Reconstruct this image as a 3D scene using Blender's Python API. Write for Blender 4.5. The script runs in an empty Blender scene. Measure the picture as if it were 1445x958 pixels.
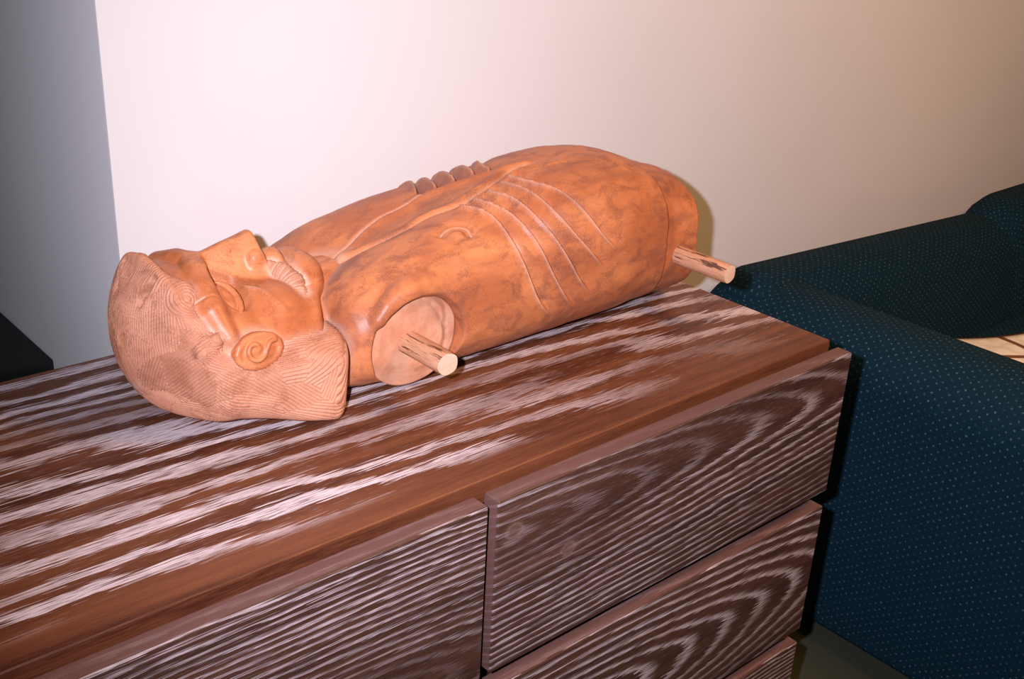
import bpy, math
import numpy as np
from mathutils import Matrix, Vector

# ------------------------------------------------------------------ camera
Z0 = 0.68                      # drawer-front top edge above the floor
ZT = 0.0053                    # dresser top above that edge
YAW, PITCH, ROLL = 0.7413, -0.4144, 0.0548
CAM = Vector((-0.5938, -0.6542, 0.5530 + Z0))
fw = Vector((math.sin(YAW)*math.cos(PITCH), math.cos(YAW)*math.cos(PITCH), math.sin(PITCH)))
r0 = Vector((math.cos(YAW), -math.sin(YAW), 0)); u0 = r0.cross(fw)
cr, sr = math.cos(ROLL), math.sin(ROLL)
rt = cr*r0 + sr*u0; up = -sr*r0 + cr*u0
cd = bpy.data.cameras.new('camera'); cam = bpy.data.objects.new('camera', cd)
bpy.context.scene.collection.objects.link(cam)
M = Matrix((rt, up, -fw)).transposed().to_4x4(); M.translation = CAM
cam.matrix_world = M
cd.sensor_fit = 'HORIZONTAL'; cd.sensor_width = 36.0; cd.lens = 1576.5/1445*36
cd.clip_start = 0.02
bpy.context.scene.camera = cam

# ------------------------------------------------------------------ world, lights, exposure
sc = bpy.context.scene
wd = bpy.data.worlds.new('room_ambient'); sc.world = wd; wd.use_nodes = True
bg = wd.node_tree.nodes['Background']; bg.inputs['Color'].default_value = (0.55, 0.75, 0.80, 1); bg.inputs['Strength'].default_value = 0.030
def lamp(name, kind, loc, energy, color, **kw):
    l = bpy.data.lights.new(name, kind); l.energy = energy; l.color = color
    for k, v in kw.items(): setattr(l, k, v)
    o = bpy.data.objects.new(name, l); sc.collection.objects.link(o); o.location = loc
    return o
# the camera's own flash, left of and a little above the lens
fl = lamp('camera_flash', 'SPOT', CAM - 0.075*rt + 0.035*up + 0.02*fw, 126.0, (0.92, 0.87, 1.0),
          shadow_soft_size=0.012, spot_size=math.radians(90), spot_blend=1.0)
fl.rotation_euler = (fw*1.0 + rt*0.19 + up*0.09).to_track_quat('-Z', 'Y').to_euler()
# warm ceiling lamp of the room, to the right above the sofa
cl = lamp('ceiling_lamp_light', 'AREA', (1.1, -1.0, 2.40), 50.0, (1.0, 0.52, 0.19), shape='DISK', size=0.8)
sc.view_settings.view_transform = 'Standard'; sc.view_settings.look = 'None'
sc.view_settings.exposure = 0.0; sc.view_settings.gamma = 1.0
sc.view_settings.use_curve_mapping = False

# ------------------------------------------------------------------ helpers
COL = sc.collection
def link(name, me, mat=None, parent=None, loc=(0, 0, 0)):
    o = bpy.data.objects.new(name, me); COL.objects.link(o); o.location = loc
    if mat is not None:
        me.materials.clear(); me.materials.append(mat)
    if parent is not None: o.parent = parent
    return o
def thing(name, label, cat, loc=(0, 0, 0), group=None):
    o = bpy.data.objects.new(name, None); COL.objects.link(o); o.location = loc
    o.empty_display_size = 0.05
    return tag(o, label, cat, group)
def tag(o, label, cat, group=None):
    o['label'] = label; o['category'] = cat
    if group: o['group'] = group
    return o
def structure(o): o['kind'] = 'structure'; return o
def mesh(name, verts, faces, smooth=False, uvs=None):
    me = bpy.data.meshes.new(name)
    me.from_pydata([tuple(map(float, v)) for v in verts], [], [tuple(map(int, f)) for f in faces])
    me.update()
    if smooth: me.polygons.foreach_set('use_smooth', [True]*len(me.polygons))
    return me
def np_mesh(name, V, Q, smooth=True):
    me = bpy.data.meshes.new(name)
    me.vertices.add(len(V)); me.vertices.foreach_set('co', V.astype(np.float32).ravel())
    me.loops.add(Q.size); me.loops.foreach_set('vertex_index', Q.astype(np.int32).ravel())
    me.polygons.add(len(Q)); me.polygons.foreach_set('loop_start', np.arange(0, Q.size, 4, dtype=np.int32))
    me.polygons.foreach_set('loop_total', np.full(len(Q), 4, dtype=np.int32))
    me.update(calc_edges=True)
    me.polygons.foreach_set('use_smooth', np.ones(len(Q), dtype=bool))
    return me
def box(name, lo, hi, bevel=0.0, seg=3, mat=None, parent=None, loc=(0, 0, 0)):
    import bmesh
    bm = bmesh.new()
    bmesh.ops.create_cube(bm, size=1.0)
    for v in bm.verts:
        v.co = Vector([lo[i] + (v.co[i]+0.5)*(hi[i]-lo[i]) for i in range(3)])
    if bevel > 0:
        bmesh.ops.bevel(bm, geom=bm.edges[:], offset=bevel, segments=seg, affect='EDGES', profile=0.6)
        for f in bm.faces: f.smooth = True
    me = bpy.data.meshes.new(name); bm.to_mesh(me); bm.free()
    if bevel > 0:
        try: me.set_sharp_from_angle(angle=math.radians(35))
        except Exception: pass
    return link(name, me, mat, parent, loc)

class NT:
    """small helper for node trees"""
    def __init__(s, name):
        s.m = bpy.data.materials.new(name); s.m.use_nodes = True
        s.t = s.m.node_tree; s.b = s.t.nodes['Principled BSDF']
    def n(s, kind, **kw):
        nd = s.t.nodes.new(kind)
        for k, v in kw.items(): setattr(nd, k, v)
        return nd
    def set(s, sock, v):
        if isinstance(v, bpy.types.NodeSocket): s.t.links.new(v, sock)
        elif v is not None:
            if sock.type in ('RGBA',) and len(v) == 3: v = (*v, 1)
            sock.default_value = v
    def math(s, op, a, b=None, c=None, clamp=False):
        nd = s.n('ShaderNodeMath', operation=op, use_clamp=clamp)
        s.set(nd.inputs[0], a)
        if b is not None: s.set(nd.inputs[1], b)
        if c is not None: s.set(nd.inputs[2], c)
        return nd.outputs[0]
    def smooth(s, x, lo, hi, a=0.0, b=1.0):
        nd = s.n('ShaderNodeMapRange', interpolation_type='SMOOTHSTEP')
        s.set(nd.inputs['Value'], x); nd.inputs['From Min'].default_value = lo; nd.inputs['From Max'].default_value = hi
        nd.inputs['To Min'].default_value = a; nd.inputs['To Max'].default_value = b
        return nd.outputs[0]
    def obj(s): return s.n('ShaderNodeTexCoord').outputs['Object']
    def scale(s, v, sc_, loc=(0, 0, 0)):
        nd = s.n('ShaderNodeMapping'); s.set(nd.inputs['Vector'], v)
        nd.inputs['Scale'].default_value = sc_; nd.inputs['Location'].default_value = loc
        return nd.outputs[0]
    def noise(s, v, scale=1.0, detail=2.0, rough=0.5, dist=0.0):
        nd = s.n('ShaderNodeTexNoise'); s.set(nd.inputs['Vector'], v)
        nd.inputs['Scale'].default_value = scale; nd.inputs['Detail'].default_value = detail
        nd.inputs['Roughness'].default_value = rough; nd.inputs['Distortion'].default_value = dist
        return nd.outputs['Fac']
    def mix(s, f, a, b, mode='MIX'):
        nd = s.n('ShaderNodeMix', data_type='RGBA', blend_type=mode)
        s.set(nd.inputs[0], f); s.set(nd.inputs[6], a); s.set(nd.inputs[7], b)
        return nd.outputs[2]
    def sep(s, v):
        nd = s.n('ShaderNodeSeparateXYZ'); s.set(nd.inputs[0], v); return nd.outputs
    def comb(s, x, y, z):
        nd = s.n('ShaderNodeCombineXYZ'); s.set(nd.inputs[0], x); s.set(nd.inputs[1], y); s.set(nd.inputs[2], z); return nd.outputs[0]
    def attr(s, name):
        return s.n('ShaderNodeAttribute', attribute_name=name).outputs['Fac']
    def bump(s, h, strength=0.3, dist=0.001, normal=None):
        nd = s.n('ShaderNodeBump'); nd.inputs['Strength'].default_value = strength; nd.inputs['Distance'].default_value = dist
        s.set(nd.inputs['Height'], h)
        if normal is not None: s.set(nd.inputs['Normal'], normal)
        return nd.outputs[0]
    def out(s, color=None, rough=None, normal=None, spec=None):
        if color is not None: s.set(s.b.inputs['Base Color'], color)
        if rough is not None: s.set(s.b.inputs['Roughness'], rough)
        if normal is not None: s.set(s.b.inputs['Normal'], normal)
        if spec is not None: s.set(s.b.inputs['Specular IOR Level'], spec)
        return s.m
def plain(name, color, rough=0.6, spec=0.4):
    k = NT(name); return k.out(color, rough, None, spec)

# ------------------------------------------------------------------ materials of the room
def wall_mat(name, col):
    k = NT(name); p = k.obj()
    n = k.noise(p, 260, 3, 0.6); n2 = k.noise(p, 3, 3, 0.5)
    c = k.mix(k.smooth(n2, 0.3, 0.7), col, tuple(x*0.965 for x in col))
    return k.out(c, 0.75, k.bump(n, 0.12, 0.0006), 0.25)
M_WALL = wall_mat('white_painted_wall', (0.62, 0.615, 0.625))
def carpet():
    k = NT('dark_green_carpet'); p = k.obj()
    n = k.noise(p, 500, 3, 0.7); n2 = k.noise(p, 12, 3)
    c = k.mix(n2, (0.045, 0.055, 0.035), (0.075, 0.08, 0.055))
    return k.out(k.mix(n, c, (0.03, 0.035, 0.025)), 0.95, k.bump(n, 0.6, 0.003), 0.1)
M_FLOOR = carpet()

def limed_oak(name, across, a0, x0, kx, spacing, warp, feather, white_lo, white_hi, fibre=430.0, seed=0.0, plain_edge=None, knots=(), lime_max=0.85, vary=1.6, patchy=0.35, edge=False, dark=(0.040, 0.011, 0.0065), light=(0.115, 0.034, 0.016)):
    """oak board with limed pores; grain along local X, growth rings cut at a slant so they close in cathedral arches"""
    k = NT(name); p = k.obj(); X, Y, Z = k.sep(p)
    A = {'y': Y, 'z': Z}[across]; B = {'y': Z, 'z': Y}[across]
    A2 = k.math('ADD', A, k.math('MULTIPLY', B, 0.6))
    v2 = k.comb(X, A2, seed)
    w1 = k.noise(k.scale(v2, (2.2, 7.0, 1), (seed, seed*1.7, 0)), 1.0, 3, 0.5)
    w2 = k.noise(k.scale(v2, (9.0, 22.0, 1), (seed*2, 0, 0)), 1.0, 2, 0.5)
    a = k.math('SUBTRACT', A2, a0)
    a = k.math('ADD', a, k.math('MULTIPLY', k.math('SUBTRACT', w1, 0.5), warp))
    a = k.math('ADD', a, k.math('MULTIPLY', k.math('SUBTRACT', w2, 0.5), warp*0.32))
    xx = k.math('MULTIPLY', k.math('SUBTRACT', X, x0), kx)
    rho = k.math('SQRT', k.math('ADD', k.math('MULTIPLY', a, a), k.math('MULTIPLY', xx, xx)))
    fib = k.noise(k.scale(v2, (16.0, fibre, 1)), 1.0, 2, 0.6)
    fib2 = k.noise(k.scale(v2, (30.0, fibre*2.4, 1), (5, 3, 0)), 1.0, 2, 0.7)
    ph = k.math('DIVIDE', rho, spacing)
    ph = k.math('ADD', ph, k.math('MULTIPLY', k.noise(k.scale(v2, (1.1, 11, 1), (9, 2, 0)), 1.0, 2), vary))
    ph = k.math('ADD', ph, k.math('MULTIPLY', k.math('SUBTRACT', fib, 0.5), feather))
    saw = k.math('FRACT', ph)
    # pores open abruptly at the start of a ring and thin out along it
    rise = k.smooth(saw, 0.0, 0.05); fall = k.smooth(saw, white_lo, white_hi, 1.0, 0.0)
    ring = k.math('MULTIPLY', rise, fall)
    pores = k.smooth(fib2, 0.40, 0.52)
    big = k.noise(k.scale(v2, (1.6, 9.0, 1), (3, 8, 0)), 1.0, 2)
    ring = k.math('MULTIPLY', ring, k.smooth(big, 0.32, 0.58, patchy, 1.0))
    lime = k.math('MULTIPLY', ring, k.math('ADD', k.math('MULTIPLY', pores, 0.75), 0.25))
    stray = k.math('MULTIPLY', k.smooth(fib2, 0.60, 0.72), 0.30)
    lime = k.math('MAXIMUM', lime, stray)
    if plain_edge:                     # sapwood strip along the front edge has few pores
        lime = k.math('MULTIPLY', lime, k.smooth(k.math('ADD', A, k.math('MULTIPLY', k.math('SUBTRACT', w1, 0.5), 0.05)), plain_edge[0], plain_edge[1]))
    tone = k.noise(k.scale(v2, (2.0, 40.0, 1), (1, 7, 0)), 1.0, 3, 0.6)
    base = k.mix(k.smooth(tone, 0.25, 0.75), dark, light)
    base = k.mix(k.math('MULTIPLY', k.smooth(fib2, 0.35, 0.75), 0.35), base, tuple(x*1.5 for x in light))
    col = k.mix(k.math('MULTIPLY', lime, lime_max), base, (0.64, 0.56, 0.60))
    for (kx_, ka_, rx, ra) in knots:
        e = k.math('SQRT', k.math('ADD', k.math('POWER', k.math('DIVIDE', k.math('SUBTRACT', X, kx_), rx), 2.0),
                                  k.math('POWER', k.math('DIVIDE', k.math('SUBTRACT', A, ka_), ra), 2.0)))
        e = k.math('ADD', e, k.math('MULTIPLY', k.math('SUBTRACT', fib, 0.5), 0.9))
        inner = k.smooth(e, 0.4, 1.2, 0.6, 0.0)
        col = k.mix(inner, col, (0.11, 0.065, 0.05))
        rim = k.math('MULTIPLY', k.smooth(e, 0.45, 0.6), k.smooth(e, 0.62, 0.8, 0.10, 0.0))
        col = k.mix(rim, col, (0.42, 0.36, 0.34))
    if edge:                           # lighter, pinker and plainer on the top, bottom and left edge faces
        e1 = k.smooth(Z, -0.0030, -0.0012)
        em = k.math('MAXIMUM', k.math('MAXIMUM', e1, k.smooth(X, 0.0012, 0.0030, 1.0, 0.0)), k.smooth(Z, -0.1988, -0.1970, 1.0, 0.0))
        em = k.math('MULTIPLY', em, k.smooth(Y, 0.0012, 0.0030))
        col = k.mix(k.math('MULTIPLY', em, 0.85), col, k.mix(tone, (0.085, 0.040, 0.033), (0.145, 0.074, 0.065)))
    rough = k.math('ADD', k.math('MULTIPLY', lime, 0.25), 0.42)
    h = k.math('SUBTRACT', k.math('MULTIPLY', fib2, 0.5), k.math('MULTIPLY', lime, 0.8))
    return k.out(col, rough, k.bump(h, 0.25, 0.0006), 0.22)

# ------------------------------------------------------------------ the room
WX = -0.133; WY = 0.502
box('floor', (-3.0, -3.0, -0.02), (4.5, 4.0, 0.0), mat=M_FLOOR); structure(bpy.data.objects['floor'])
structure(box('wall_back', (WX, WY, 0.0), (4.5, WY+3.4, 2.6), bevel=0.004, seg=2, mat=M_WALL))

structure(box('wall_far', (-3.0, 3.9, 0.0), (WX, 4.0, 2.6), mat=M_WALL))

# ------------------------------------------------------------------ dresser
DW = 0.580; GAP = 0.012; XL = -GAP - DW; DB = 0.493; CF = 0.033   # right drawer 0..DW, left drawer XL..-GAP
dr = thing('dresser', 'limed dark oak six-drawer dresser standing against the white wall', 'dresser', (0, 0, 0))
M_TOP = limed_oak('limed_oak_top', 'y', -0.02, -0.75, 0.165, 0.032, 0.075, 1.05, 0.40, 0.50, 420, 2.0, vary=2.6, patchy=0.15, light=(0.140, 0.048, 0.021), plain_edge=(0.055, 0.085))
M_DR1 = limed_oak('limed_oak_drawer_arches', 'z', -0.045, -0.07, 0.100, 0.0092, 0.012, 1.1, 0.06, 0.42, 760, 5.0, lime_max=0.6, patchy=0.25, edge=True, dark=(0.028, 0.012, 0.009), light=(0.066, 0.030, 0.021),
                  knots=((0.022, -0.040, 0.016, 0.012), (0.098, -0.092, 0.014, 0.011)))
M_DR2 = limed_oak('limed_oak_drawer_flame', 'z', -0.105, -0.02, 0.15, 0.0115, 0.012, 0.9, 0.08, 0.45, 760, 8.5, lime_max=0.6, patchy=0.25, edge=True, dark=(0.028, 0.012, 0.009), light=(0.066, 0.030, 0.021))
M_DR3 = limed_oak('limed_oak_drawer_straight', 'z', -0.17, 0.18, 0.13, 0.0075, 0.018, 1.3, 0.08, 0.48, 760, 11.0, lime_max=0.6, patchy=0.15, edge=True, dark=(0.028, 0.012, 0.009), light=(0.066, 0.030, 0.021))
M_CARC = limed_oak('limed_oak_carcass', 'z', -0.10, 0.0, 0.05, 0.020, 0.05, 0.9, 0.1, 0.6, 430, 3.0)
M_DARK = plain('dark_brown_drawer_box', (0.03, 0.015, 0.01), 0.8, 0.2)
TT = 0.028
box('top_panel', (XL, CF, -TT), (DW, DB, 0), 0.003, 3, M_TOP, dr, (0, 0, Z0+ZT))
for x0 in (XL, DW-0.022):
    box('side_panel', (0, CF+0.001, 0.0), (0.022, DB-0.002, Z0+ZT-TT), 0.0015, 2, M_CARC, dr, (x0, 0, 0))
box('centre_panel', (0, CF+0.003, 0.02), (0.020, DB-0.02, Z0+ZT-TT), 0, 1, M_DARK, dr, (-GAP/2-0.010, 0, 0))
box('back_panel', (XL+0.022, DB-0.014, 0.02), (DW-0.022, DB-0.004, Z0+ZT-TT), 0, 1, M_DARK, dr)
box('plinth', (XL+0.022, CF+0.02, 0.0), (DW-0.022, CF+0.04, 0.03), 0, 1, M_DARK, dr)
PITCHZ = 0.2233
fronts = {}
for c, x0 in enumerate((0.0, XL)):
    for rrow in range(3):
        zt = Z0 - rrow*PITCHZ
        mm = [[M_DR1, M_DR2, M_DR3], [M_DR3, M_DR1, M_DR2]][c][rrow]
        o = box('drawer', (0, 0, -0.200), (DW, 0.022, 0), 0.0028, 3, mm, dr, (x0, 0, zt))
        box('drawer_box', (0.030, 0.0215, -0.175), (DW-0.030, DB-0.03, -0.045), 0, 1, M_DARK, o)

# ------------------------------------------------------------------ sofa
def dotted():
    k = NT('navy_dotted_upholstery')
    uv = k.n('ShaderNodeUVMap').outputs[0]; U, V, _ = k.sep(uv)
    U = k.math('ADD', U, k.math('MULTIPLY', k.noise(uv, 60, 1), 0.006)); V = k.math('ADD', V, k.math('MULTIPLY', k.noise(k.scale(uv, (1, 1, 1), (4, 2, 0)), 60, 1), 0.006))
    cu, cv = 0.0175, 0.0140
    def grid(du, dv):
        a = k.math('SUBTRACT', k.math('FRACT', k.math('ADD', k.math('DIVIDE', U, cu), du)), 0.5)
        b = k.math('SUBTRACT', k.math('FRACT', k.math('ADD', k.math('DIVIDE', V, cv), dv)), 0.5)
        a = k.math('MULTIPLY', a, cu); b = k.math('MULTIPLY', b, cv)
        return k.math('SQRT', k.math('ADD', k.math('MULTIPLY', a, a), k.math('MULTIPLY', b, b)))
    d = k.math('MINIMUM', grid(0, 0), grid(0.5, 0.5))
    dot = k.smooth(d, 0.0007, 0.0021, 1.0, 0.0)
    n = k.noise(k.scale(uv, (1, 1, 1)), 900, 2, 0.7); n2 = k.noise(uv, 14, 2)
    dot = k.math('MULTIPLY', dot, k.smooth(n, 0.25, 0.6))
    base = k.mix(n, (0.0010, 0.010, 0.020), (0.0025, 0.021, 0.040))
    base = k.mix(k.math('MULTIPLY', n2, 0.4), base, (0.001, 0.015, 0.022))
    return k.out(k.mix(k.math('MULTIPLY', dot, k.smooth(k.noise(uv, 45, 2), 0.3, 0.7, 0.10, 0.45)), base, (0.16, 0.27, 0.33)), 0.92, k.bump(n, 0.35, 0.0012), 0.12)
M_SOFA = dotted()
def sweep(name, prof, axis, a, b, inset, mat, parent, nsec=9, sag=0.0):
    """closed 2-D profile swept along 'x' or 'y' from a to b, ends rounded over `inset`; uv in metres"""
    P = np.array(prof, float); n = len(P); c = P.mean(0)
    seg = np.linalg.norm(np.roll(P, -1, 0)-P, axis=1); s = np.concatenate([[0], np.cumsum(seg)])
    ts = []
    for i in range(nsec):
        th = math.pi/2*i/(nsec-1); ts.append((a+inset*(1-math.sin(th)), inset*(1-math.cos(th))))
    ts = ts[::-1]
    mid = [(a+inset+(b-a-2*inset)*i/14, 0.0) for i in range(1, 14)]
    ts = [(a + inset*(1-math.cos(math.pi/2*i/(nsec-1))), inset*(1-math.sin(math.pi/2*i/(nsec-1)))) for i in range(nsec)]
    te = [(b - (t-a), q) for t, q in ts][::-1]
    ts = ts + mid + te
    V = []; 
    for t, q in ts:
        for p in P:
            d = p-c; L = np.linalg.norm(d); pp = c + d*(1-min(q/L, 0.95))
            zz = pp[1] - (sag*(t-a)/(b-a) if pp[1] > 0.3 else 0.0)
            V.append((pp[0], t, zz) if axis == 'y' else (t, pp[0], zz))
    F = []; UV = []
    for i in range(len(ts)-1):
        for j in range(n):
            k2 = (j+1) % n
            F.append((i*n+j, i*n+k2, (i+1)*n+k2, (i+1)*n+j))
            UV += [(ts[i][0], s[j]), (ts[i][0], s[j+1]), (ts[i+1][0], s[j+1]), (ts[i+1][0], s[j])]
    for base, tt in ((0, ts[0]), ((len(ts)-1)*n, ts[-1])):
        f = [base+j for j in range(n)]
        if base == 0: f = f[::-1]
        F.append(tuple(f)); UV += [(V[i][0 if axis == 'y' else 1], V[i][2]) for i in f]
    me = mesh(name, V, F, smooth=True)
    uvl = me.uv_layers.new(name='UVMap'); uvl.data.foreach_set('uv', np.array(UV, np.float32).ravel())
    import bmesh
    bm = bmesh.new(); bm.from_mesh(me); bmesh.ops.recalc_face_normals(bm, faces=bm.faces[:]); bm.to_mesh(me); bm.free()
    return link(name, me, mat, parent)
def rounded(x0, x1, z0, z1, r_list, n=8):
    """rounded rectangle profile; radii for (lower-left, lower-right, upper-right, upper-left)"""
    out = []
    cs = [(x0, z0, 180), (x1, z0, 270), (x1, z1, 0), (x0, z1, 90)]
    for (x, z, a0), r in zip(cs, r_list):
        cx = x + (r if x == x0 else -r); cz = z + (r if z == z0 else -r)
        for i in range(n+1):
            a = math.radians(a0+90*i/n); out.append((cx+r*math.cos(a), cz+r*math.sin(a)))
    return out
SA = Z0 - 0.112                                  # top of the sofa arm
sofa = thing('sofa', 'navy blue dotted fabric sofa in the corner right of the dresser', 'sofa', (0, 0, 0))
sweep('armrest', rounded(0.875, 1.075, 0.03, SA, (0.02, 0.02, 0.09, 0.09), 10), 'y', -0.42, 0.49, 0.05, M_SOFA, sofa)
SB = SA
SA = SA+0.018
bp = [(0.485, 0.05), (0.485, SA-0.07), (0.478, SA-0.03), (0.455, SA-0.005), (0.42, SA), (0.385, SA-0.006), (0.355, SA-0.03), (0.335, SA-0.07), (0.30, 0.33), (0.28, 0.20), (0.28, 0.05)]
sweep('backrest', bp[::-1], 'x', 0.90, 2.02, 0.06, M_SOFA, sofa, sag=0.055)
bp2 = [(p[0]-(0.004 if p[0] < 0.44 else 0.0), p[1]+(-0.012 if p[1] > 0.3 else 0)) for p in bp]
sweep('backrest', bp2[::-1], 'x', 1.70, 2.75, 0.17, M_SOFA, sofa)
sweep('seat', rounded(-0.40, 0.30, 0.05, 0.36, (0.02, 0.02, 0.03, 0.06), 6), 'x', 1.06, 2.7, 0.04, M_SOFA, sofa)

# ------------------------------------------------------------------ carving toolkit: signed distances, mesher
def smin(a, b, k):
    h = np.clip(0.5+0.5*(b-a)/k, 0, 1); return b*(1-h)+a*h-k*h*(1-h)
def smax(a, b, k): return -smin(-a, -b, k)
def sph(p, c, r): return np.linalg.norm(p-np.array(c), axis=-1)-r
def ell(p, c, r):
    r = np.array(r); q = (p-np.array(c))/r; k0 = np.linalg.norm(q, axis=-1); k1 = np.linalg.norm(q/r, axis=-1)
    return k0*(k0-1)/np.maximum(k1, 1e-9)
def capsule(p, a, b, ra, rb):
    a = np.array(a, float); b = np.array(b, float); d = b-a
    t = np.clip(((p-a)@d)/max(d@d, 1e-12), 0, 1)
    return np.linalg.norm(p-a-t[..., None]*d, axis=-1)-(ra+(rb-ra)*t)
def chain(p, pts, rs, k=0.0):
    o = None
    for i in range(len(pts)-1):
        d = capsule(p, pts[i], pts[i+1], rs[i], rs[i+1])
        o = d if o is None else (smin(o, d, k) if k else np.minimum(o, d))
    return o
def cinterp(x, xs, ys):
    """smooth (Catmull-like, monotone-ish) interpolation through stations"""
    xs = np.array(xs, float); ys = np.array(ys, float)
    m = np.gradient(ys, xs); i = np.clip(np.searchsorted(xs, x)-1, 0, len(xs)-2)
    h = xs[i+1]-xs[i]; t = np.clip((x-xs[i])/h, 0, 1)
    return ((2*t**3-3*t**2+1)*ys[i]+(t**3-2*t**2+t)*h*m[i]+(-2*t**3+3*t**2)*ys[i+1]+(t**3-t**2)*h*m[i+1])
def loft(p, st):
    """body with superellipse sections; st rows: u, half-width, top, bottom, exponent, centre v"""
    st = np.array(st, float); u = p[..., 0]
    W, T, B, N, C = [cinterp(u, st[:, 0], st[:, i]) for i in range(1, 6)]
    H = np.maximum((T-B)/2, 1e-4); W = np.maximum(W, 1e-4)
    a = np.abs((p[..., 1]-C)/W); b = np.abs((p[..., 2]-(T+B)/2)/H)
    if st.shape[1] > 6: N = np.where(p[..., 2] > (T+B)/2, N, cinterp(u, st[:, 0], st[:, 6]))   # own roundness below
    q = (a**N+b**N)**(1/N)
    return np.maximum((q-1)*np.minimum(W, H), np.maximum(st[0, 0]-u, u-st[-1, 0]))
def mesher(f, lo, hi, h, newton=2, band=1.7, blk=6):
    """surface nets of f over the box lo..hi at voxel h, vertices then pulled onto f = 0"""
    lo = np.array(lo, float); n = (np.ceil((np.array(hi)-lo)/h/blk).astype(int))*blk
    nb = n//blk
    g = np.stack(np.meshgrid(*[lo[i]+(np.arange(nb[i])+0.5)*blk*h for i in range(3)], indexing='ij'), -1)
    fc = f(g.reshape(-1, 3)).reshape(nb)
    act = np.abs(fc) < band*blk*h
    F = np.repeat(np.repeat(np.repeat(np.where(fc < 0, -1.0, 1.0).astype(np.float32), blk, 0), blk, 1), blk, 2)
    mk = np.repeat(np.repeat(np.repeat(act, blk, 0), blk, 1), blk, 2)
    idx = np.argwhere(mk)
    vals = np.empty(len(idx), np.float32)
    for s in range(0, len(idx), 400000):
        vals[s:s+400000] = f(lo+idx[s:s+400000]*h)
    F[mk] = vals
    S = F < 0
    cnt = sum(S[i:n[0]-1+i, j:n[1]-1+j, k:n[2]-1+k].astype(np.int8) for i in (0, 1) for j in (0, 1) for k in (0, 1))
    cell = (cnt > 0) & (cnt < 8)
    ci = np.argwhere(cell); cid = np.full(cell.shape, -1, np.int64); cid[cell] = np.arange(len(ci))
    acc = np.zeros((len(ci), 3)); w = np.zeros(len(ci))
    cor = [(i, j, k) for i in (0, 1) for j in (0, 1) for k in (0, 1)]
    val = {c: F[ci[:, 0]+c[0], ci[:, 1]+c[1], ci[:, 2]+c[2]].astype(float) for c in cor}
    for c in cor:
        for ax in range(3):
            if c[ax] == 0:
                d = list(c); d[ax] = 1; d = tuple(d)
                a, b = val[c], val[d]; m = (a < 0) != (b < 0)
                t = np.where(m, a/np.where(m, a-b, 1), 0)
                q = np.tile(np.array(c, float), (len(ci), 1)); q[:, ax] += t
                acc[m] += q[m]; w[m] += 1
    V = lo+(ci+acc/w[:, None])*h
    Q = []
    for ax in range(3):
        o1, o2 = (ax+1) % 3, (ax+2) % 3
        sl0 = [slice(1, -1)]*3; sl0[ax] = slice(0, -1); sl1 = [slice(1, -1)]*3; sl1[ax] = slice(1, None)
        a, b = S[tuple(sl0)], S[tuple(sl1)]
        e = np.argwhere(a != b)
        if not len(e): continue
        flip = a[a != b]
        base = e.copy(); base[:, o1] += 1; base[:, o2] += 1
        def at(d1, d2):
            q = base.copy(); q[:, o1] += d1; q[:, o2] += d2; return cid[q[:, 0], q[:, 1], q[:, 2]]
        quad = np.stack([at(-1, -1), at(0, -1), at(0, 0), at(-1, 0)], 1)
        quad[~flip] = quad[~flip][:, ::-1]
        Q.append(quad)
    Q = np.concatenate(Q); Q = Q[(Q >= 0).all(1)]
    for _ in range(newton):
        v, gr = f(V), grad(f, V)
        st = (v/np.maximum((gr**2).sum(1), 0.05))[:, None]*gr
        L = np.linalg.norm(st, axis=1, keepdims=True); V = V-st*np.minimum(1, 0.6*h/np.maximum(L, 1e-12))
    return V, Q
def grad(f, V, e=4e-4):
    return np.stack([(f(V+np.eye(3)[i]*e)-f(V-np.eye(3)[i]*e))/(2*e) for i in range(3)], 1)
def normals(f, V):
    g = grad(f, V); return g/np.maximum(np.linalg.norm(g, axis=1, keepdims=True), 1e-9)
def curve(pts, n=40):
    P = np.array(pts, float); s = np.concatenate([[0], np.cumsum(np.linalg.norm(np.diff(P, axis=0), axis=1))])
    t = np.linspace(0, s[-1], n); return np.stack([cinterp(t, s, P[:, i]) for i in range(3)], 1)
def along(V, N, C):
    """signed distance to a space curve C lying on the surface, and the fraction along it"""
    inb = ((V > C.min(0)-0.03) & (V < C.max(0)+0.03)).all(1)
    if not inb.all():                  # far vertices need no exact answer
        s0, t0 = np.full(len(V), 9.0), np.full(len(V), -9.0)
        if inb.any(): s0[inb], t0[inb] = along(V[inb], N[inb], C)
        return s0, t0
    best = np.full(len(V), 9.0); sg = np.zeros(len(V)); fr = np.zeros(len(V)); m = len(C)-1
    for i in range(m):
        a, d = C[i], C[i+1]-C[i]
        t0 = ((V-a)@d)/(d@d); t = np.clip(t0, 0, 1); r = V-a-t[:, None]*d
        r = r-(r*N).sum(1, keepdims=True)*N*0.7
        L = np.linalg.norm(r, axis=1); k = L < best
        best[k] = L[k]; sg[k] = np.sign((np.cross(d, r[k])*N[k]).sum(1)); fr[k] = (i+t0[k])/m
    return best*np.where(sg == 0, 1, sg), fr
def hash3(i, s=0.0):
    x = np.sin(i*12.9898+s*78.233)*43758.5453; return x-np.floor(x)
def vnoise(p, sc):
    """cheap value noise"""
    q = p*sc; i = np.floor(q); f = q-i; f = f*f*(3-2*f); o = 0
    for a in (0, 1):
        for b in (0, 1):
            for c in (0, 1):
                k = (i[:, 0]+a)*1.0+(i[:, 1]+b)*57.0+(i[:, 2]+c)*113.0
                o = o+hash3(k)*np.where(a, f[:, 0], 1-f[:, 0])*np.where(b, f[:, 1], 1-f[:, 1])*np.where(c, f[:, 2], 1-f[:, 2])
    return o-0.5
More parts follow.
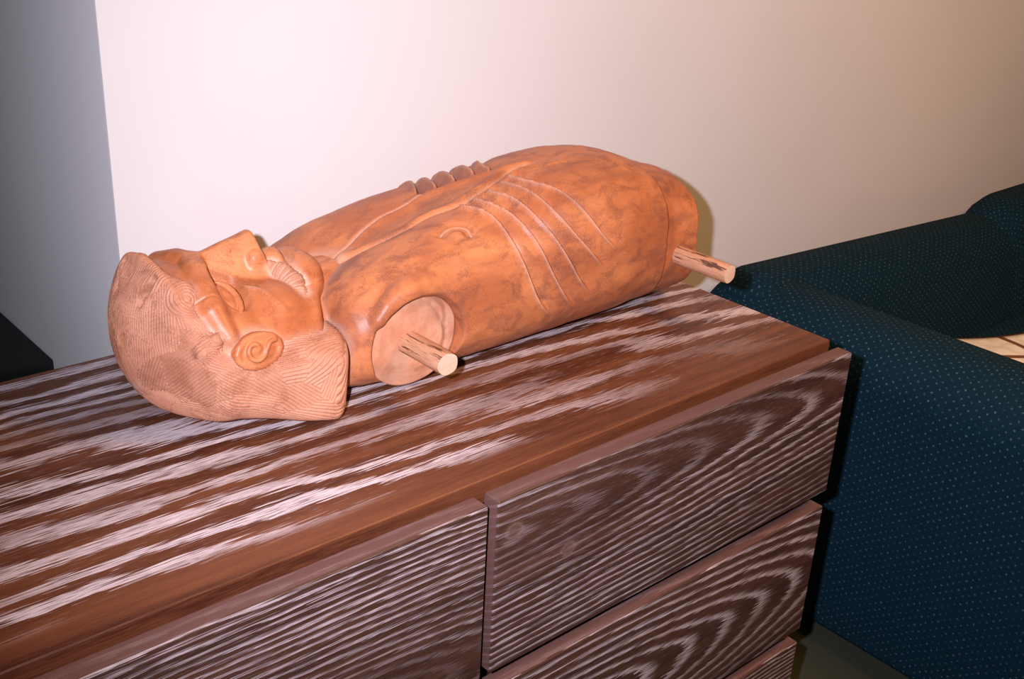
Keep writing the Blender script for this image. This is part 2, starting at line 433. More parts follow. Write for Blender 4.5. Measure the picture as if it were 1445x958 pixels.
def sstep(x, a, b): t = np.clip((x-a)/(b-a), 0, 1); return t*t*(3-2*t)

# ------------------------------------------------------------------ shapes of the carved figure (u head->hips, v away, w up; base on the dresser)
TORSO = [  # u, half width, top, bottom, exponent, centre v
    (-0.020, 0.100, 0.112, 0.006, 2.6, 0.000),
    (0.000, 0.114, 0.128, 0.002, 2.7, 0.000),
    (0.030, 0.120, 0.143, 0.000, 2.8, -0.001),
    (0.100, 0.123, 0.166, 0.000, 2.8, -0.004),
    (0.200, 0.123, 0.183, 0.000, 2.7, -0.008),
    (0.300, 0.122, 0.197, 0.000, 2.6, -0.010),
    (0.380, 0.121, 0.204, 0.000, 2.5, -0.011),
    (0.430, 0.115, 0.200, 0.000, 2.45, -0.011),
    (0.470, 0.110, 0.187, 0.001, 2.45, -0.012),
    (0.535, 0.107, 0.172, 0.002, 2.45, -0.013)]
HEM = 0.455; END = 0.526
SOCK = np.array([0.064, -0.112, 0.063]); SOCK_R = 0.057
def torso_core(p):
    d = loft(p, TORSO)
    return smax(d, -0.014-p[..., 0]-(p[..., 1]+0.06)*0.05, 0.009)
def torso_f(p):
    d = torso_core(p)
    # hem: the trunk steps down to a plain hip block
    d = smax(d, p[..., 0]-HEM-0.004*np.sin(p[..., 2]*38+1.0)+0.03*np.clip(p[..., 2]-0.12, 0, 1), 0.004)
    # neck hollow behind the head
    d = smax(d, -ell(p, (-0.030, 0.0, 0.166), (0.052, 0.066, 0.042)), 0.008)
    # breastbone lies lower than the chest muscles
    d = d+0.020*np.exp(-((p[..., 1]-0.0)/0.050)**2)*sstep(p[..., 2], 0.08, 0.12)*(1-sstep(p[..., 0], 0.05, 0.27))
    # flat cut where the arm was
    q = p-SOCK
    cut = np.maximum(np.sqrt(q[..., 0]**2+q[..., 2]**2)-SOCK_R, q[..., 1]-0.006+0.10*q[..., 0]*0)
    d = smax(d, -cut, 0.0025)
    # shoulder cap arching over the cut
    a = np.linspace(0.35, 2.5, 9)
    pts = [(SOCK[0]+0.060*math.cos(t), SOCK[1]-0.009+0.009*math.sin(t), SOCK[2]+0.060*math.sin(t)) for t in a]
    d = smin(d, chain(p, pts, [0.003, 0.005, 0.007, 0.009, 0.011, 0.012, 0.011, 0.009, 0.005]), 0.010)
    return d
def hip_f(p):
    q = p.copy(); q[..., 1] = -0.013+(p[..., 1]+0.013)*1.06; q[..., 2] = p[..., 2]*1.035
    d = loft(q, TORSO)
    d = smax(d, p[..., 0]-END-0.004*np.sin(p[..., 2]*55), 0.003)
    return np.maximum(d, HEM-0.03-p[..., 0])

HEAD = [  # face and skull
    (-0.200, 0.030, 0.120, 0.040, 2.0, 0), (-0.192, 0.050, 0.140, 0.030, 2.0, 0), (-0.175, 0.076, 0.154, 0.02, 2.0, 0),
    (-0.150, 0.094, 0.157, 0.01, 2.0, 0), (-0.130, 0.100, 0.152, 0.005, 2.0, 0), (-0.100, 0.100, 0.141, 0.005, 2.05, 0), (-0.070, 0.096, 0.136, 0.005, 2.1, 0),
    (-0.035, 0.091, 0.134, 0.005, 2.15, 0), (-0.010, 0.084, 0.131, 0.005, 2.2, 0), (0.012, 0.076, 0.128, 0.01, 2.2, 0), (0.03, 0.07, 0.12, 0.01, 2.2, 0)]
def S(p): q = p.copy(); q[..., 1] = -np.abs(q[..., 1]); return q
def head_f(p):
    q = S(p)
    d = loft(q, HEAD)
    # jaw undercut towards the neck, chin standing furthest
    d = smax(d, (q[..., 0]-0.006)*0.92-(q[..., 1]+0.0)*0.39, 0.007)
    # brow ridge running straight across the face, sharp towards the eyes
    d = smin(d, chain(q, [(-0.131, 0.0, 0.153), (-0.136, -0.020, 0.150), (-0.142, -0.045, 0.140), (-0.143, -0.066, 0.127), (-0.138, -0.088, 0.107)],
                      [0.0135, 0.0145, 0.0155, 0.014, 0.009]), 0.004)
    # eye hollow and almond eyeball
    d = smax(d, -ell(q, (-0.110, -0.050, 0.147), (0.021, 0.044, 0.027)), 0.003)
    # cheek, chin, lips
    d = smin(d, ell(q, (-0.073, -0.050, 0.101), (0.034, 0.034, 0.034)), 0.012)
    d = smin(d, ell(q, (-0.012, 0.0, 0.117), (0.019, 0.044, 0.029)), 0.018)
    d = smin(d, ell(q, (-0.041, 0.0, 0.136), (0.014, 0.019, 0.018)), 0.006)
    d = smax(d, -ell(q, (-0.026, 0.0, 0.152), (0.006, 0.030, 0.014)), 0.004)
    # nose: flat-sided wedge
    rid = 0.160+(q[..., 0]+0.122)*0.24
    wdt = 0.0045+np.clip(rid-q[..., 2], 0, 1)*0.56+np.clip(q[..., 0]+0.122, 0, 1)*0.045
    nose = smax(smax((-q[..., 1]-wdt)*0.86, q[..., 2]-rid-0.004, 0.004), np.maximum(-0.132-q[..., 0], 0.10-q[..., 2]), 0.004)
    nose = smax(nose, (q[..., 0]+0.057)*0.97+(q[..., 2]-0.150)*0.22, 0.005)
    nose = smin(nose, ell(q, (-0.0685, -0.017, 0.150), (0.0095, 0.0068, 0.0105)), 0.004)
    nose = smax(nose, -ell(q, (-0.081, -0.024, 0.157), (0.005, 0.006, 0.014)), 0.004)
    d = smin(d, nose, 0.005)
    return d
EYE = np.array([-0.1245, -0.054, 0.128])
def eye_f(p):
    q = S(p)-EYE
    e = np.stack([q[..., 0]*0.97+q[..., 2]*0.1, q[..., 1]*0.83+q[..., 2]*0.55, q[..., 2]*0.83-q[..., 1]*0.55], -1)
    d = ell(e, (0, 0, 0), (0.0125, 0.0215, 0.0115))
    t = np.linspace(0.15, math.pi-0.15, 9)
    lid = [(0.0125*math.sin(a), 0.0215*math.cos(a), 0.0065) for a in t]
    d = smin(d, chain(e, lid, [0.0014, 0.0024, 0.003, 0.0032, 0.0032, 0.0032, 0.003, 0.0024, 0.0014]), 0.0012)
    return smax(d, -ell(e, (0.001, 0.001, 0.0125), (0.0045, 0.007, 0.0030)), 0.0015)
def neck_f(p):
    return capsule(p, (-0.03, 0, 0.062), (0.05, 0, 0.058), 0.066, 0.070)
HAIR = [
    (-0.2125, 0.002, 0.094, 0.088, 2.0, 0, 2.0), (-0.209, 0.022, 0.116, 0.064, 2.0, 0, 2.0), (-0.201, 0.047, 0.136, 0.040, 2.0, 0, 2.0), (-0.190, 0.067, 0.154, 0.022, 2.05, 0, 2.0),
    (-0.177, 0.083, 0.170, 0.010, 2.05, 0, 2.05), (-0.164, 0.096, 0.156, 0.003, 2.1, 0, 2.05), (-0.150, 0.106, 0.117, 0.0, 3.2, 0, 2.1),
    (-0.125, 0.110, 0.108, 0.0, 3.2, 0, 2.4), (-0.095, 0.118, 0.099, 0.0, 3.5, 0, 3.2), (-0.060, 0.131, 0.093, 0.0, 5.0, 0, 5.5),
    (-0.030, 0.137, 0.089, 0.0, 6, 0, 7), (0.010, 0.126, 0.085, 0.0, 6, 0, 6.5)]
def hair_f(p):
    q = S(p)
    d = loft(q, HAIR)
    d = smax(d, (q[..., 0]+0.010)*0.94-(q[..., 2]-0.05)*0.08-(q[..., 1]+0.09)*0.34, 0.020)
    # forehead scooped free of hair, leaving a forelock and a curl at the temple
    d = smax(d, -ell(q, (-0.118, 0.0, 0.172), (0.053, 0.096, 0.048)), 0.004)
    d = smin(d, chain(q, [(-0.188, -0.018, 0.146), (-0.180, -0.030, 0.149), (-0.170, -0.039, 0.150), (-0.162, -0.047, 0.147), (-0.163, -0.056, 0.140)],
                      [0.007, 0.011, 0.011, 0.010, 0.007]), 0.009)
    d = smin(d, sph(q, (-0.1605, -0.0525, 0.1435), 0.0085), 0.003)
    # side lock in front of the ear
    d = smin(d, chain(q, [(-0.166, -0.089, 0.100), (-0.154, -0.088, 0.107), (-0.145, -0.088, 0.110)], [0.009, 0.009, 0.006]), 0.005)
    return d
EAR = np.array([-0.115, -0.103, 0.093])
def ear_f(p):
    q = p-EAR; s, c = math.sin(0.05), math.cos(0.05); s2, c2 = math.sin(0.30), math.cos(0.30)
    q = np.stack([q[..., 0], c2*q[..., 1]-s2*q[..., 2], s2*q[..., 1]+c2*q[..., 2]], -1)
    e = np.stack([c*q[..., 0]-s*q[..., 2], q[..., 1], s*q[..., 0]+c*q[..., 2]], -1)
    d = ell(e, (0.0, 0.008, 0.0), (0.027, 0.012, 0.0185))
    t = np.linspace(0, 2*math.pi, 15)
    rim = [(0.0230*math.cos(a)+0.002*math.sin(a), 0.001, 0.0152*math.sin(a)) for a in t]
    d = smin(d, chain(e, rim, [0.0036]*15), 0.003)
    sp = [(0.019, -0.0025, 0.0095), (0.013, -0.0035, 0.0085), (0.008, -0.0035, 0.002), (0.003, -0.0035, -0.006), (-0.004, -0.0035, -0.0095), (-0.012, -0.0035, -0.006), (-0.0145, -0.0035, 0.002), (-0.010, -0.0035, 0.0085), (-0.003, -0.0035, 0.007), (-0.001, -0.003, 0.003)]
    sp = [(x*0.88, y, z*0.88) for x, y, z in sp]
    sp = curve(sp, 28)
    d = smin(d, chain(e, sp, [0.0022]*28), 0.002)
    return d
MOU = [(-0.058, -0.006, 0.136), (-0.053, -0.016, 0.137), (-0.045, -0.027, 0.134), (-0.039, -0.039, 0.126), (-0.040, -0.050, 0.117), (-0.048, -0.056, 0.112)]
def moustache_f(p):
    return chain(S(p), MOU, [0.006, 0.009, 0.0115, 0.0120, 0.0105, 0.0085], 0.004)

# ------------------------------------------------------------------ materials of the figure
def carved(name, c1, c2, c3, rough, dust=(0.60, 0.40, 0.32), mott=0.5):
    k = NT(name); p = k.obj()
    g = k.noise(k.scale(p, (10, 60, 60)), 1.0, 4, 0.6, 0.4)
    big = k.noise(k.scale(p, (9, 14, 14), (3, 1, 0)), 1.0, 3, 0.55, 0.6)
    fine = k.noise(k.scale(p, (260, 420, 420)), 1.0, 3, 0.6)
    c = k.mix(k.smooth(big, 0.33, 0.66), c1, c2)
    blot = k.noise(k.scale(p, (24, 34, 34), (7, 5, 2)), 1.0, 4, 0.65, 0.8)
    c = k.mix(k.math('MULTIPLY', k.smooth(g, 0.48, 0.72), 0.5), c, c3)
    c = k.mix(k.math('MULTIPLY', k.smooth(blot, 0.50, 0.72), 0.68), c, c3)
    c = k.mix(k.math('MULTIPLY', k.smooth(fine, 0.35, 0.75), 0.22), c, tuple(x*0.6 for x in c1))
    vo = k.n('ShaderNodeTexVoronoi', feature='DISTANCE_TO_EDGE'); k.set(vo.inputs['Vector'], k.scale(k.mix(0.018, p, k.n('ShaderNodeTexNoise').outputs['Color']), (70, 85, 85)))
    crk = k.math('MULTIPLY', k.smooth(vo.outputs['Distance'], 0.02, 0.16, 1.0, 0.0), k.smooth(blot, 0.42, 0.60))
    c = k.mix(k.math('MULTIPLY', crk, mott), c, tuple(x*0.75 for x in c3))
    d = k.math('MULTIPLY', k.attr('dust'), k.smooth(fine, 0.25, 0.6, 0.45, 1.0))
    c = k.mix(d, c, dust)
    r = k.math('ADD', k.math('MULTIPLY', big, 0.15), rough)
    r = k.math('ADD', r, k.math('MULTIPLY', d, 0.2))
    bn = k.bump(k.math('ADD', k.math('MULTIPLY', fine, 0.4), g), 0.22, 0.0010)
    return k.out(c, r, bn, 0.38)
M_BODY = carved('polished_carved_wood', (0.37, 0.115, 0.045), (0.52, 0.185, 0.072), (0.215, 0.072, 0.045), 0.40)
M_FACE = carved('polished_face_wood', (0.42, 0.130, 0.048), (0.58, 0.225, 0.095), (0.28, 0.075, 0.028), 0.36)
M_HAIR = carved('matt_carved_hair_wood', (0.42, 0.180, 0.108), (0.52, 0.240, 0.145), (0.31, 0.115, 0.06), 0.58)
def peg_mat():
    k = NT('raw_peg_wood'); p = k.obj()
    n = k.noise(k.scale(p, (170, 20, 170)), 1.0, 3, 0.6); f = k.noise(k.scale(p, (700, 60, 700)), 1.0, 2)
    c = k.mix(k.smooth(f, 0.3, 0.7), (0.54, 0.275, 0.16), (0.42, 0.195, 0.11))
    c = k.mix(k.smooth(n, 0.56, 0.63), c, (0.11, 0.045, 0.025))
    return k.out(c, 0.6, k.bump(n, 0.3, 0.0012), 0.3)
M_PEG = peg_mat()
M_PEGEND = carved('sawn_peg_end', (0.66, 0.44, 0.32), (0.72, 0.50, 0.37), (0.58, 0.36, 0.25), 0.65)
def sawn_mat():
    k = NT('sawn_arm_cut_wood'); p = k.obj(); X, Y, Z = k.sep(p)
    w = k.noise(k.scale(p, (40, 40, 40)), 1.0, 3, 0.6)
    r = k.math('SQRT', k.math('ADD', k.math('POWER', X, 2.0), k.math('POWER', k.math('SUBTRACT', Z, 0.006), 2.0)))
    r = k.math('ADD', r, k.math('MULTIPLY', k.math('SUBTRACT', w, 0.5), 0.016))
    ring = k.math('FRACT', k.math('MULTIPLY', r, 190.0))
    f = k.noise(k.scale(p, (300, 300, 300)), 1.0, 3, 0.7)
    c = k.mix(k.smooth(w, 0.35, 0.65), (0.45, 0.195, 0.110), (0.55, 0.28, 0.175))
    c = k.mix(k.math('MULTIPLY', k.smooth(ring, 0.70, 0.95), 0.12), c, (0.34, 0.14, 0.07))
    edge = k.math('MULTIPLY', k.smooth(r, 0.040, 0.0425), k.smooth(r, 0.0445, 0.0475, 1.0, 0.0))
    c = k.mix(k.math('MULTIPLY', edge, k.smooth(X, -0.015, 0.02, 0.0, 0.6)), c, (0.26, 0.10, 0.05))
    c = k.mix(k.math('MULTIPLY', k.smooth(f, 0.5, 0.8), 0.3), c, (0.36, 0.17, 0.10))
    return k.out(c, 0.62, k.bump(k.math('ADD', f, k.math('MULTIPLY', ring, 0.5)), 0.25, 0.0008), 0.3)
M_SOCK = sawn_mat()

fig = thing('carved_wooden_figure', 'armless carved wooden man with curled moustache lying face up on the dresser', 'sculpture', (0, 0.33, Z0+ZT))
def carve(name, f, lo, hi, h, mat, parent, disp=None):
    V, Q = mesher(f, lo, hi, h)
    N = normals(f, V); dust = np.zeros(len(V))
    if disp is not None:
        a, dust = disp(V, N); V = V+N*a[:, None]
    V[:, 2] = np.maximum(V[:, 2], 0.0003)
    me = np_mesh(name, V, Q)
    at = me.attributes.new('dust', 'FLOAT', 'POINT'); at.data.foreach_set('value', np.clip(dust, 0, 1).astype(np.float32))
    return link(name, me, mat, parent)

RIBS = [[(0.1719, -0.0491, 0.1773), (0.1873, -0.0793, 0.1729), (0.1922, -0.1098, 0.1558), (0.2046, -0.1296, 0.1185), (0.2272, -0.1311, 0.0756), (0.2513, -0.1254, 0.0504)], [(0.1959, -0.0441, 0.1813), (0.2103, -0.0841, 0.1744), (0.2216, -0.1149, 0.1544), (0.2383, -0.1306, 0.1179), (0.2633, -0.1315, 0.0791), (0.2856, -0.1264, 0.0545)], [(0.2204, -0.0391, 0.1854), (0.232, -0.0746, 0.1809), (0.2416, -0.1074, 0.1646), (0.2611, -0.1285, 0.1315), (0.2865, -0.1321, 0.0937), (0.3096, -0.1295, 0.0664)], [(0.245, -0.0328, 0.1895), (0.2581, -0.0718, 0.1853), (0.2664, -0.1039, 0.1704), (0.2845, -0.1253, 0.1433), (0.3077, -0.1315, 0.1182), (0.3285, -0.1322, 0.0966)], [(0.2639, -0.0248, 0.1925), (0.2737, -0.0541, 0.1913), (0.2917, -0.0828, 0.1855), (0.3047, -0.1103, 0.1683), (0.3215, -0.1268, 0.1423), (0.3482, -0.132, 0.115)]]
STERN = [[(0.0323, -0.0159, 0.1259), (0.0505, -0.0189, 0.1339), (0.0802, -0.03, 0.147), (0.1081, -0.0348, 0.1572), (0.1512, -0.0346, 0.1686), (0.1654, -0.0383, 0.1722), (0.2103, -0.0323, 0.1819), (0.2465, -0.0234, 0.1895), (0.2757, -0.0136, 0.1942), (0.3227, -0.0133, 0.1999)]]
NIPPLE = [(0.1167, -0.0834, 0.1604), (0.1259, -0.0776, 0.1643), (0.1445, -0.0775, 0.1675), (0.1523, -0.0865, 0.1654), (0.1502, -0.1005, 0.1576)]
CRACK = [(0.2834, -0.0253, 0.195), (0.3464, -0.0384, 0.2016), (0.3922, -0.0539, 0.2007), (0.4301, -0.0797, 0.189)]
STROKES = [(-0.21, -0.004, 0.11, -0.151, 0.043, -0.988), (-0.206, -0.028, 0.113, -0.135, -0.176, -0.975), (-0.195, -0.053, 0.114, -0.119, -0.218, -0.969), (-0.182, -0.063, 0.134, -0.201, -0.337, -0.92), (-0.172, -0.084, 0.11, 0.789, -0.288, 0.542), (-0.159, -0.106, 0.101, 0.965, -0.053, -0.255), (-0.184, -0.074, 0.076, 0.428, -0.601, 0.675), (-0.164, -0.093, 0.07, 0.548, -0.525, 0.651), (-0.199, -0.05, 0.071, 0.086, -0.435, 0.896), (-0.204, -0.04, 0.089, 0.012, 0.009, -1.0), (-0.19, -0.044, 0.037, 0.584, -0.595, -0.553), (-0.164, -0.062, 0.021, 0.648, -0.761, -0.025), (-0.132, -0.102, 0.036, 0.934, -0.08, -0.349), (-0.141, -0.106, 0.064, 0.822, -0.119, -0.557), (-0.111, -0.11, 0.066, 0.742, -0.304, -0.598), (-0.087, -0.111, 0.077, 0.959, -0.275, 0.064), (-0.064, -0.122, 0.065, 0.885, -0.092, 0.457), (-0.045, -0.125, 0.047, 0.367, -0.039, 0.93), (-0.075, -0.12, 0.04, 0.761, -0.181, -0.623), (-0.068, -0.118, 0.018, 0.955, -0.179, -0.237), (-0.189, -0.009, 0.156, 0.678, -0.043, 0.734), (-0.164, -0.085, 0.128, 0.356, -0.132, -0.925), (-0.21, -0.011, 0.072, 0.136, 0.01, -0.991), (-0.124, -0.108, 0.052, 0.917, -0.211, -0.339)]
CURL = (-0.1655, -0.0600, 0.1430)
def torso_disp(V, N):
    a = np.zeros(len(V)); du = np.zeros(len(V))
    for sgn in (1, -1):
        W = V*np.array([1, sgn, 1]); W[:, 1] += (0 if sgn == 1 else -0.016); NN = N*np.array([1, sgn, 1])
        near = (W[:, 1] < 0.03)
        if not near.any(): continue
        w, nn = W[near], NN[near]; aa = np.zeros(len(w)); dd = np.zeros(len(w))
        for i, c in enumerate(RIBS):
            s, t = along(w, nn, curve(c, 30))
            tp = sstep(t, -0.03, 0.02)*(1-sstep(t, 0.80, 1.02))
            st_ = 1+1.4*(1-sstep(t, 0.0, 0.45))
            aa += tp*st_*(0.0026*np.exp(-((s+0.001)/0.0030)**2)-0.0078*sstep(s, -0.0005, 0.0045)*np.exp(-np.maximum(s-0.003, 0)/0.009))
            dd = np.maximum(dd, tp*0.5*np.exp(-((s+0.0012)/0.0013)**2))
        for i, c in enumerate(STERN):
            s, t = along(w, nn, curve(c, 30))
            tp = sstep(t, -0.02, 0.03)*(1-sstep(t, 0.9, 1.02))
            aa += tp*(0.0030*np.exp(-((s-0.006)/0.006)**2)-0.0046*np.exp(-(s/0.0021)**2))
            dd = np.maximum(dd, tp*0.6*np.exp(-((s+0.001)/0.0020)**2))
        a[near] += aa; du[near] = np.maximum(du[near], dd)
    s_, t_ = along(V, N, curve(NIPPLE, 24)); tp = sstep(t_, -0.03, 0.1)*(1-sstep(t_, 0.9, 1.03))
    a += tp*(-0.0022*np.exp(-(s_/0.0016)**2)-0.0030*np.exp(-((s_-0.004)/0.0035)**2)-0.0030*np.exp(-((s_+0.004)/0.0035)**2)); du = np.maximum(du, tp*0.8*np.exp(-(s_/0.0012)**2))
    a += 0.0022*np.exp(-((V-np.array([0.138, -0.090, 0.161]))**2).sum(1)/0.005**2)
    s_, t_ = along(V, N, curve(CRACK, 24)); tp = sstep(t_, 0.0, 0.1)*(1-sstep(t_, 0.9, 1.0))
    a -= tp*0.0016*np.exp(-((s_+0.002*vnoise(V, 70))/0.0012)**2)
    a += 0.0012*vnoise(V, 45)+0.0006*vnoise(V, 120)
    du = np.maximum(du, 0.4*np.exp(-(np.minimum(head_f(V), neck_f(V))/0.005)**2)+0.5*np.exp(-(hair_f(V)/0.005)**2))
    return a, du
def hip_disp(V, N): return 0.0025*vnoise(V, 30)+0.0012*vnoise(V, 80), np.zeros(len(V))
FISSURE = [(-0.1649, -0.0617, 0.1355), (-0.152, -0.064, 0.1416), (-0.1401, -0.0656, 0.1442), (-0.134, -0.0667, 0.1402)]
def head_disp(V, N):
    q = S(V); du = 0.45*np.exp(-(ear_f(V)/0.005)**2)+0.7*np.exp(-(moustache_f(V)/0.0035)**2)+0.22*np.exp(-(hair_f(V)/0.004)**2)
    du += 0.5*np.exp(-((q[:, 0]+0.0265)/0.004)**2)*(q[:, 2] > 0.125)
    c = curve([(-0.104, -0.030, 0.140), (-0.088, -0.050, 0.134), (-0.078, -0.066, 0.121), (-0.070, -0.078, 0.105)], 20)
    s_, t_ = along(q, N*np.array([1, 1, 1]), c); tp = sstep(t_, 0, 0.2)*(1-sstep(t_, 0.8, 1.0))
    s2, t2 = along(V, N, curve(FISSURE, 16)); tp2 = sstep(t2, 0, 0.1)*(1-sstep(t2, 0.9, 1.0))
    return 0.0006*vnoise(V, 60)+tp*(0.0020*np.exp(-(s_/0.0035)**2))-tp2*0.0016*np.exp(-(s2/0.0009)**2), du+0.35*tp*np.exp(-(s_/0.002)**2)
ST = np.array(STROKES)
PARTING = [(-0.183, -0.0321, 0.1615), (-0.1913, -0.03, 0.1515), (-0.1964, -0.0256, 0.1388), (-0.2004, -0.0271, 0.129)]
def hair_disp(V, N):
    q = S(V); sg = np.where(V[:, 1] > 0, -1.0, 1.0)
    n = N*np.stack([np.ones(len(V)), sg, np.ones(len(V))], 1)
    jit = np.stack([vnoise(q, 38), vnoise(q+3.1, 38), vnoise(q+7.7, 38)], 1)*0.022
    d2 = ((q[:, None, :]+jit[:, None, :]-ST[None, :, :3])**2).sum(2); k = d2.argmin(1)
    dirs = ST[k, 3:]; per = np.cross(n, dirs); L = np.linalg.norm(per, axis=1, keepdims=True); per /= np.maximum(L, 1e-6)
    # stroke direction is fixed per patch; measure across it from the patch seed
    off = q-ST[k, :3]
    across = (off*per).sum(1)+0.0012*vnoise(q, 55)
    pitch = 0.0027+0.0009*hash3(k.astype(float), 2.0)
    ph = across/pitch
    # the temple curl is cut in rings around its centre
    cc = np.linalg.norm(q-np.array(CURL), axis=1); curl = cc < 0.021
    rel = q-np.array(CURL); ang = np.arctan2(rel[:, 2]*0.8-rel[:, 1]*0.6, rel[:, 0])
    ph = np.where(curl, cc/0.0030+ang/(2*np.pi)+0.5*vnoise(q, 90), ph)
    g = (0.5+0.5*np.cos(2*np.pi*ph))**2
    amp = (0.00160+0.0008*vnoise(q, 60))*sstep(q[:, 2], 0.002, 0.012)
    amp = np.where(curl, amp*0.75, amp)
    du = 0.35*np.exp(-(head_f(V)/0.004)**2)
    s3, t3 = along(q, n, curve(PARTING, 20)); tp3 = sstep(t3, -0.1, 0.1)*(1-sstep(t3, 0.75, 1.05))
    return -amp*g+0.0008*vnoise(q, 30)-0.0070*tp3*np.exp(-(s3/0.0036)**2), du
def moustache_disp(V, N):
    q = S(V); sg = np.where(V[:, 1] > 0, -1.0, 1.0); n = N*np.stack([np.ones(len(V)), sg, np.ones(len(V))], 1)
    s_, t_ = along(q, n, curve(MOU, 30)); up_ = (q-curve(MOU, 30)[np.clip((t_*29).astype(int), 0, 29)])[:, 2]
    g = (0.5+0.5*np.cos(2*np.pi*(t_*15+s_*55)))**2
    return -0.0013*g, 0.5*g*(up_ > -0.02)
carve('torso', torso_f, (-0.03, -0.15, -0.006), (0.49, 0.15, 0.225), 0.0016, M_BODY, fig, torso_disp)
hb = carve('hip_block', hip_f, (0.43, -0.14, -0.006), (0.54, 0.14, 0.20), 0.002, M_BODY, fig, hip_disp)
hd = carve('head', head_f, (-0.23, -0.11, 0.0), (0.03, 0.11, 0.20), 0.0013, M_FACE, fig, head_disp)
carve('neck', neck_f, (-0.10, -0.07, 0.0), (0.03, 0.07, 0.14), 0.0016, M_FACE, fig)
carve('hair', hair_f, (-0.235, -0.14, -0.006), (0.01, 0.14, 0.185), 0.00085, M_HAIR, hd, hair_disp)
for sgn in (1, -1):
    sy = np.array([1, sgn, 1])
    carve('ear', (lambda p, s=sy: ear_f(p*s)), (-0.150, min(sgn*-0.130, sgn*-0.070), 0.06), (-0.08, max(sgn*-0.130, sgn*-0.070), 0.13), 0.0008, M_FACE, hd)
    carve('eye', (lambda p, s=sy: np.maximum(eye_f(p), (p*s)[..., 1])), (-0.145, min(sgn*-0.09, sgn*-0.02), 0.09), (-0.09, max(sgn*-0.09, sgn*-0.02), 0.16), 0.0008, M_FACE, hd)
carve('moustache', moustache_f, (-0.075, -0.08, 0.08), (0.0, 0.08, 0.165), 0.0009, M_HAIR, hd, moustache_disp)

# sawn-off arm joint and the two wooden pegs
def arm_cut():
    nr, na = 26, 72; V = [(0, 0, 0)]; F = []
    for i in range(1, nr+1):
        for j in range(na):
            a = 2*math.pi*j/na; r = 0.0565*i/nr
            x, z = r*math.cos(a), r*math.sin(a)*(1.0 if math.sin(a) > 0 else 0.985)
            y = 0.0022*math.exp(-((r-0.043+0.003*math.sin(3*a))/0.0022)**2)*max(0.0, math.cos(a-0.6))
            y += 0.22*max(0.0, -z-0.030-0.25*x)
            y += 0.0006*math.sin(70*x+40*z)*math.sin(130*z)
            V.append((x, y, z))
    for j in range(na): F.append((0, 1+(j+1) % na, 1+j))
    for i in range(nr-1):
        for j in range(na):
            k2 = (j+1) % na; F.append((1+i*na+j, 1+i*na+k2, 1+(i+1)*na+k2, 1+(i+1)*na+j))
    b = len(V); o0 = 1+(nr-1)*na
    for j in range(na): V.append((V[o0+j][0], 0.016, V[o0+j][2]))
    for j in range(na):
        k2 = (j+1) % na; F.append((o0+j, o0+k2, b+k2, b+j))
    F.append(tuple(b+j for j in range(na)))
    return mesh('arm_cut', V, F, smooth=True)
link('arm_cut', arm_cut(), M_SOCK, fig, (SOCK[0], SOCK[1]+0.002, SOCK[2]))
def peg(name, loc, length, r, parent, seed, label):
    na, nl = 22, 14; V = []; F = []
    for i in range(nl+1):
        t = i/nl
        for j in range(na):
            a = 2*math.pi*j/na
            rr = r*(1+0.05*math.sin(2*a+seed+t)+0.03*math.sin(5*a+seed*2+3*t))*(0.99-0.02*math.sin(4*t+seed))
            if i == nl: rr *= 0.955
            V.append((rr*math.cos(a), -length*min(t, 0.985) if i < nl else -length, rr*math.sin(a)))
    for i in range(nl):
        for j in range(na):
            k2 = (j+1) % na; F.append((i*na+j, i*na+k2, (i+1)*na+k2, (i+1)*na+j))
    F.append(tuple(range(na))[::-1])
    o = link(name, mesh(name, V, F, smooth=True), M_PEG, parent, loc); o['label'] = label
    E = [(V[nl*na+j][0], 0, V[nl*na+j][2]) for j in range(na)]+[(0, -0.0012, 0)]
    e = link('sawn_end', mesh('sawn_end', E, [(j, (j+1) % na, na) for j in range(na)], smooth=True), M_PEGEND, o, (0, -length, 0))
    return o
peg('arm_peg', (0.0565, -0.100, 0.0615), 0.079, 0.0130, fig, 1.0, 'pale round wooden peg stuck in the arm cut')
peg('hip_peg', (0.485, -0.090, 0.077), 0.109, 0.0120, fig, 4.0, 'bark-streaked wooden peg sticking out at the hip')

# ------------------------------------------------------------------ dark cabinet beyond the wall corner
M_BLACK = plain('black_lacquered_wood', (0.005, 0.007, 0.006), 0.5, 0.25)
cb = thing('black_cabinet', 'low black cabinet beside the grey wall end, behind the dresser', 'cabinet', (0, 0, 0))
CZ = Z0-0.105
box('cabinet_top', (-1.05, 0.752, CZ-0.022), (WX-0.004, 1.60, CZ), 0.002, 2, M_BLACK, cb)
box('cabinet_body', (-1.03, 0.765, 0.04), (WX-0.012, 1.58, CZ-0.022), 0.002, 2, M_BLACK, cb)
box('cabinet_plinth', (-1.00, 0.79, 0.0), (WX-0.03, 1.56, 0.041), 0.0, 1, M_BLACK, cb)
for i in range(2):
    x0 = -1.025+i*0.445
    box('cabinet_door', (x0, 0.750, 0.05), (x0+0.440, 0.766, CZ-0.03), 0.002, 2, M_BLACK, cb)

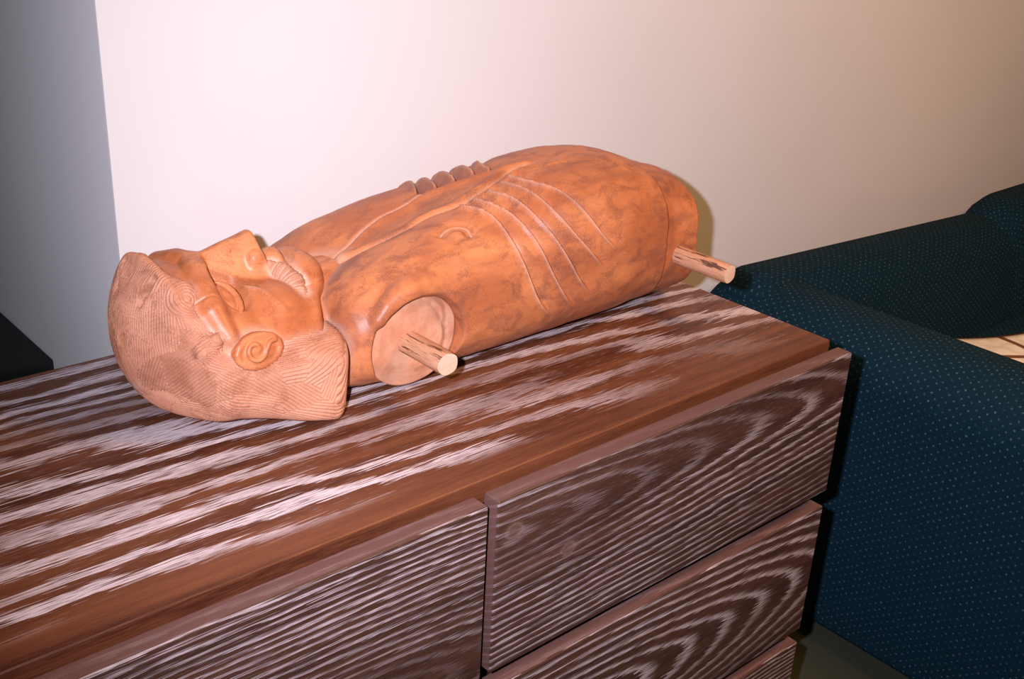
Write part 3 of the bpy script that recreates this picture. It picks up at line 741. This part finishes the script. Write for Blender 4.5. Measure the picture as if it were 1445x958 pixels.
# ------------------------------------------------------------------ patterned cloth on the sofa seat
def patch_mat():
    k = NT('cream_patchwork_cloth'); uv = k.n('ShaderNodeUVMap').outputs[0]; U, V_, _ = k.sep(uv)
    def line(x, per, w): 
        f = k.math('ABSOLUTE', k.math('SUBTRACT', k.math('FRACT', k.math('DIVIDE', x, per)), 0.5)); return k.smooth(f, 0.5-w, 0.5-w*0.6)
    l = k.math('MAXIMUM', line(U, 0.115, 0.08), line(V_, 0.12, 0.07))
    n = k.noise(uv, 30, 3)
    c = k.mix(k.smooth(n, 0.4, 0.65), (0.80, 0.78, 0.75), (0.68, 0.62, 0.56))
    return k.out(k.mix(l, c, (0.16, 0.07, 0.04)), 0.85, k.bump(k.noise(uv, 600, 2), 0.3, 0.001), 0.2)
def cloth():
    nx, ny = 24, 18; V = []; F = []; UV = []
    for i in range(nx+1):
        for j in range(ny+1):
            x, y = 0.5*i/nx, 0.36*j/ny
            V.append((x, y, 0.022+0.006*math.sin(13*x+9*y)+0.004*math.sin(31*y-7*x)))
    m = len(V); V += [(x, y, z-0.010) for x, y, z in V]
    def q(i, j): return i*(ny+1)+j
    for i in range(nx):
        for j in range(ny):
            f = (q(i, j), q(i+1, j), q(i+1, j+1), q(i, j+1)); F.append(f); F.append(tuple(m+a for a in f[::-1]))
    for i in range(nx):
        F.append((q(i+1, 0), q(i, 0), m+q(i, 0), m+q(i+1, 0))); F.append((q(i, ny), q(i+1, ny), m+q(i+1, ny), m+q(i, ny)))
    for j in range(ny):
        F.append((q(0, j), q(0, j+1), m+q(0, j+1), m+q(0, j))); F.append((q(nx, j+1), q(nx, j), m+q(nx, j), m+q(nx, j+1)))
    me = mesh('patchwork_throw', V, F, smooth=True); u = me.uv_layers.new(name='UVMap')
    u.data.foreach_set('uv', np.array([c for l in me.loops for c in V[l.vertex_index][:2]], np.float32)); return me
th = link('patchwork_throw', cloth(), patch_mat(), None, (1.300, -0.045, 0.3605)); th.rotation_euler.z = math.radians(-25)
tag(th, 'cream throw with brown lines lying on the sofa seat', 'throw')
